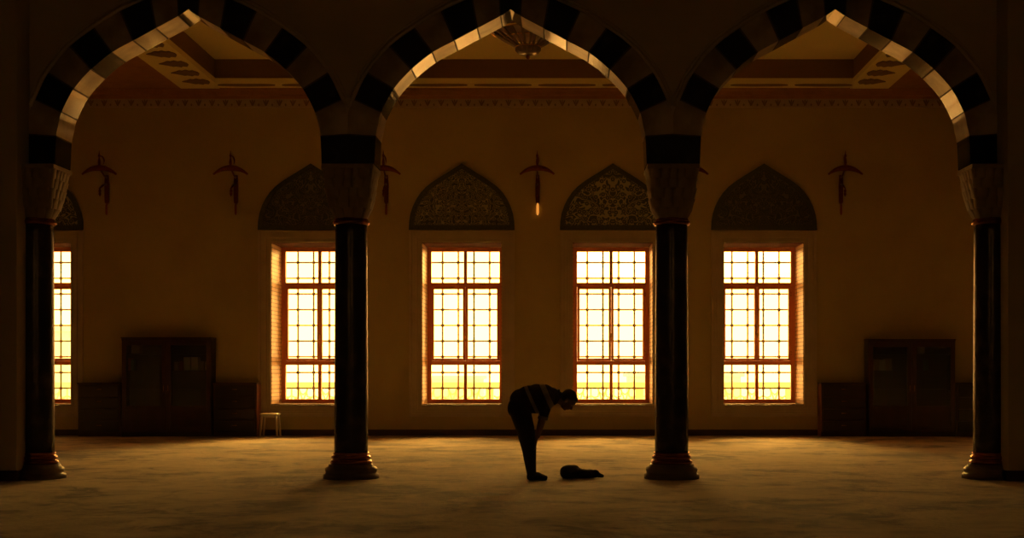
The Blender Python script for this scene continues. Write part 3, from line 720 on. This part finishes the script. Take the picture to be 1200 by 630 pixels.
# torso core under the shirt
capsule(b, Q(644, 464), .10, Q(626, 467), .11); capsule(b, Q(626, 467), .11, Q(608, 475), .11)
for s in (-1, 1):
    sh = Q(645, 465, .155*s); el = Q(635.3, 492, .20*s); wr = Q(630, 510, .135*s)
    capsule(b, Q(643, 465, .05*s), .06, sh, .040); capsule(b, sh, .040, el, .041); capsule(b, el, .044, wr, .031)
    hp = Q(609, 480, .085*s); kn = Q(619.5, 522, .095*s); an = Q(623, 552, .10*s)
    capsule(b, hp, .085, kn, .05); capsule(b, kn, .05, an, .036)
    capsule(b, an, .038, Q(621.5, 558.3, .10*s), .034)                      # heel
    capsule(b, Q(624, 557.5, .10*s), .034, Q(636, 559.5, .108*s), .026)
    # hand: palm over the front of the knee, five fingers curling round it
    pc0 = Q(629, 512, .125*s); pc1 = Q(628.0, 519.5, .105*s)
    for dy in (-.024, -.008, .008, .024):
        capsule(b, pc0 + Vector((0, dy * .6, 0)), .017, pc1 + Vector((-.002, dy * 1.25, 0)), .013)
    for k, (dy, L) in enumerate(((-.031, .85), (-.011, 1.0), (.010, .95), (.030, .75))):
        p0 = pc1 + Vector((-.001, dy, -.006)); L_ = L * .9
        p1 = p0 + Vector((-.002, dy * .12, -.034 * L_)); p2 = p1 + Vector((-.006, dy * .25, -.026 * L_)); p3 = p2 + Vector((-.010, dy * .3, -.018 * L_))
        capsule(b, p0, .0092, p1, .0085, 8); capsule(b, p1, .0085, p2, .008, 8); capsule(b, p2, .008, p3, .007, 8)
    t0 = pc0 + Vector((-.004, -.02 * s, -.018)); t1 = t0 + Vector((-.006, -.034 * s, -.028)); t2 = t1 + Vector((-.016, -.018 * s, -.022))
    capsule(b, t0, .014, t1, .010, 8); capsule(b, t1, .010, t2, .0085, 8)
body = obj('body', b, 'skin', pr); remesh(body, .0055, 3)
# hair
b = new(); ball(b, H(-.022, 0, .036), (.095, .081, .085), rot, 28, 18); ball(b, H(-.052, 0, -.005), (.062, .074, .075), rot)
ball(b, H(.035, 0, .072), (.042, .060, .033), rot)
o = obj('hair', b, 'hair', pr); remesh(o, .008, 3)
# eyes
for s in (-1, 1):
    b = new(); ball(b, H(.073, .028*s, -.004), (.009, .011, .006), rot, 12, 8); obj('eye', b, 'white_paper', pr)
# shirt
b = new()
def ell(c, s, ang=0):
    ball(b, c, s, Matrix.Rotation(ang, 3, 'Y'), 24, 16)
ell(Q(610, 468), (.125, .165, .125)); ell(Q(619, 468), (.15, .178, .165)); ell(Q(629, 467), (.15, .185, .172), .0)
ell(Q(638, 466), (.13, .195, .158), .15); ell(Q(646, 465), (.095, .18, .112), .35); capsule(b, Q(645, 463), .082, Q(654, 464.5), .068)
for s in (-1, 1):
    sh = Q(643, 465.5, .165*s); ce = Q(636.8, 486.8, .192*s)
    capsule(b, sh, .074, ce, .056)
    ell(Q(641, 466, .13*s), (.085, .08, .09))
shirt = obj('shirt', b, 'shirt', pr); remesh(shirt, .010, 6)
for v in shirt.data.vertices: pass
# sleeve cuffs and collar
M['cuff'] = mat('cuff_cloth', (.12, .10, .08), None, .9)
for s in (-1, 1):
    b = new()
    a = Q(636.8, 487.2, .1925*s); c = Q(636.1, 490.6, .1965*s); d = (c - a)
    tube(b, [a, a + d*.5, c, c - d*.02], [.057, .059, .057, .042], 20)
    obj('sleeve_cuff', b, 'cuff', pr)
b = new(); ctr = Q(653.5, 464.5); ax = (Q(660, 466) - Q(646, 463)).normalized(); a1_ = ax.cross(Vector((0, 1, 0))).normalized()
tube(b, [ctr + (a1_ * math.cos(t) * .072 + Vector((0, 1, 0)) * math.sin(t) * .078) for t in [2*PI*k/24 for k in range(24)]], .014, 8, closed=True)
obj('collar', b, 'jacket', pr)
# trousers
b = new()
ell(Q(607.8, 477), (.128, .165, .130)); ell(Q(613, 480), (.105, .15, .13))
for s in (-1, 1):
    hp = Q(609.5, 481, .085*s); md = Q(615, 502, .09*s); kn = Q(619.3, 524, .095*s); an = Q(622.6, 552, .10*s)
    md.x += .006; kn.x += .006; capsule(b, hp, .122, md, .105); capsule(b, md, .105, kn, .085); capsule(b, kn, .083, Q(621.5, 540, .1*s), .068); capsule(b, Q(621.5, 540, .1*s), .068, Q(622.8, 553, .10*s), .055)
    ell(Q(603.5, 478, .075*s), (.085, .085, .11))
tr = obj('trousers', b, 'trousers', pr); remesh(tr, .010, 5)
# socks
for s in (-1, 1):
    b = new(); a = .10 * s
    capsule(b, Q(622.5, 552, a), .044, Q(621.4, 557.2, a), .042); capsule(b, Q(621.5, 557.8, a), .040, Q(630, 557.4, a + .004*s), .040)
    capsule(b, Q(629, 557.2, a), .040, Q(637, 559.2, a + .01*s), .027); capsule(b, Q(636, 559.1, a - .012), .026, Q(639.5, 559.7, a - .006), .022); capsule(b, Q(636, 559.1, a + .018), .026, Q(638.8, 559.7, a + .02), .022)
    o = obj('sock', b, 'sock', pr); remesh(o, .008, 3)

# dark jacket lying on the carpet
JD = 16.1; JS = F / JD
def J(px, z, dy=0): return Vector(((px - VX) / JS, JD + dy, z))
jr = empty('jacket', J(680, 0), 'crumpled black jacket lying on the carpet in front of the bowing person', 'jacket')
b = new()
ball(b, J(668.5, .07), (.125, .15, .080), Matrix.Rotation(.1, 3, 'Y')); ball(b, J(663.5, .055, -.03), (.075, .14, .062)); ball(b, J(676, .058, .05), (.12, .12, .062), Matrix.Rotation(.3, 3, 'Y'))
ball(b, J(682, .045, -.02), (.13, .13, .058)); ball(b, J(691, .045, .02), (.10, .12, .052)); ball(b, J(672, .105, .02), (.07, .07, .045), Matrix.Rotation(.5, 3, 'Z'))
ball(b, J(697, .05, -.04), (.055, .06, .048)); ball(b, J(666, .03, -.1), (.09, .1, .035)); ball(b, J(685, .03, -.11), (.12, .07, .032))
for k in range(9):
    a = random.uniform(0, 6.28); xk = random.uniform(664, 690); d = Vector((math.cos(a) * .07, math.sin(a) * .06, random.uniform(-.01, .015)))
    p = J(xk, .095 - (xk - 664) * .0016, random.uniform(-.06, .06)); capsule(b, p - d, .012, p + d, .02)
o = obj('body_cloth', b, 'jacket', jr); remesh(o, .008, 3)
b = new(); pts = [J(693, .055, -.03), J(699, .045, -.06), J(703, .028, -.05), J(706, .02, -.02)]
for (p, q, r0, r1) in zip(pts, pts[1:], (.045, .036, .026), (.036, .026, .02)): capsule(b, p, r0, q, r1)
o = obj('sleeve', b, 'jacket', jr); remesh(o, .008, 3)

# ------------------------------------------------------------------ outside
b = new(); box(b, -60, 60, 28.45, 37.5, -.3, -.02); t_ = struct('ground', b, 'terrace')
b = new(); box(b, -400, 400, 37.5, 900, -9.0, -8.8); struct('ground_far', b, 'farwall')
r = empty('balustrade', (0, 36.5, 0), 'pale pierced stone balustrade on the terrace beyond the windows', 'balustrade')
y0 = 36.5
b = new(); box(b, -40, 40, y0 - .12, y0 + .12, .85, 1.0); obj('handrail', b, 'balus', r)
b = new(); box(b, -40, 40, y0 - .1, y0 + .1, -.02, .12); obj('plinth', b, 'balus', r)
b = new()
x = -24.0
while x < 24:
    box(b, x - .09, x + .09, y0 - .09, y0 + .09, .12, .86)
    for k in range(3):
        cx = x + .09 + (k + .5) * (1.82 / 3)
        for q in range(4):
            a = PI*q/4 + PI/8; dx, dz = math.cos(a)*.31, math.sin(a)*.37
            tube(b, [(cx - dx, y0, .49 - dz), (cx + dx, y0, .49 + dz)], .022, 6)
        pts = [(cx + (.25 if q % 2 else .16)*math.cos(PI*q/8), y0, .49 + (.28 if q % 2 else .18)*math.sin(PI*q/8)) for q in range(16)]
        tube(b, pts, .024, 6, closed=True)
        box(b, cx + .285, cx + .321, y0 - .03, y0 + .03, .12, .86)
    x += 2.0
obj('pierced_panel', b, 'balus', r)
# distant pale blocks across the valley
def far(x0, x1, y, z1, lbl, roof=False):
    r = empty('distant_building', ((x0+x1)/2, y, -8.8), lbl, 'building', 'pale hazy buildings beyond the terrace')
    b = new(); box(b, x0, x1, y, y + 12, -8.8, z1); obj('wall', b, 'farwall', r)
    b = new(); box(b, x0 - .4, x1 + .4, y - .4, y + 12.4, z1, z1 + .4); obj('roof_slab', b, 'farwall', r)
    b = new(); k = x0 + 2
    while k < x1 - 2: box(b, k, k + 1.2, y - .05, y + .02, z1 - 3.2, z1 - 1.4); k += 3.2
    obj('window_row', b, 'balus', r)
# px helper: x position seen at distance d
far(WX(740, 150), WX(762, 150), 150, WZ(441, 150), 'pale low block seen through the window behind the person')
far(WX(846, 160), WX(868, 160), 160, WZ(441, 160), 'pale low block seen through the window right of the third column')
far(WX(505, 170), WX(560, 170), 170, WZ(444, 170), 'long pale block seen through the window left of the person')
far(WX(30, 90), WX(80, 90), 90, WZ(388, 90), 'tall pale block seen through the window at the left edge')

# ------------------------------------------------------------------ light
w = bpy.data.worlds.new('evening_sky'); scn.world = w; w.use_nodes = True
nt = w.node_tree; n = nt.nodes; l = nt.links; bg = n['Background']
tc = n.new('ShaderNodeTexCoord'); sp = n.new('ShaderNodeSeparateXYZ'); l.new(tc.outputs['Generated'], sp.inputs[0])
rp = n.new('ShaderNodeValToRGB'); e = rp.color_ramp.elements
e[0].position = 0; e[0].color = (1, .46, .105, 1); e[1].position = .9; e[1].color = (.45, .21, .055, 1)
x_ = e.new(.12); x_.color = (1, .46, .105, 1)
l.new(sp.outputs['Z'], rp.inputs[0]); l.new(rp.outputs[0], bg.inputs['Color']); bg.inputs['Strength'].default_value = SKY = 9.5
# broad glow of the veiled sun, above what the windows show from the camera
el, az = math.radians(25), math.radians(5)
dt = n.new('ShaderNodeVectorMath'); dt.operation = 'DOT_PRODUCT'; dt.inputs[1].default_value = (math.sin(az)*math.cos(el), math.cos(az)*math.cos(el), math.sin(el))
l.new(tc.outputs['Generated'], dt.inputs[0])
mr = n.new('ShaderNodeMapRange'); mr.interpolation_type = 'SMOOTHSTEP'; mr.inputs['From Min'].default_value = math.cos(math.radians(22)); mr.inputs['From Max'].default_value = 1.0
mr.inputs['To Min'].default_value = 0; mr.inputs['To Max'].default_value = 88
l.new(dt.outputs['Value'], mr.inputs['Value'])
bg2 = n.new('ShaderNodeBackground'); bg2.inputs['Color'].default_value = (1, .52, .10, 1); l.new(mr.outputs[0], bg2.inputs['Strength'])
ad = n.new('ShaderNodeAddShader'); l.new(bg.outputs[0], ad.inputs[0]); l.new(bg2.outputs[0], ad.inputs[1]); l.new(ad.outputs[0], n['World Output'].inputs['Surface'])

cam = bpy.data.cameras.new('camera'); co = bpy.data.objects.new('camera', cam); COL.objects.link(co)
co.location = (0, 0, CH); co.rotation_euler = (PI/2, 0, 0); cam.sensor_width = 36; cam.lens = 48.0
cam.shift_x = -(VX - 600) / 1200; cam.shift_y = (VY - 315) / 1200; cam.clip_end = 2000
scn.camera = co
scn.view_settings.view_transform = 'Standard'; scn.view_settings.look = 'None'; scn.view_settings.gamma = 1; scn.view_settings.use_curve_mapping = False
scn.view_settings.exposure = 0
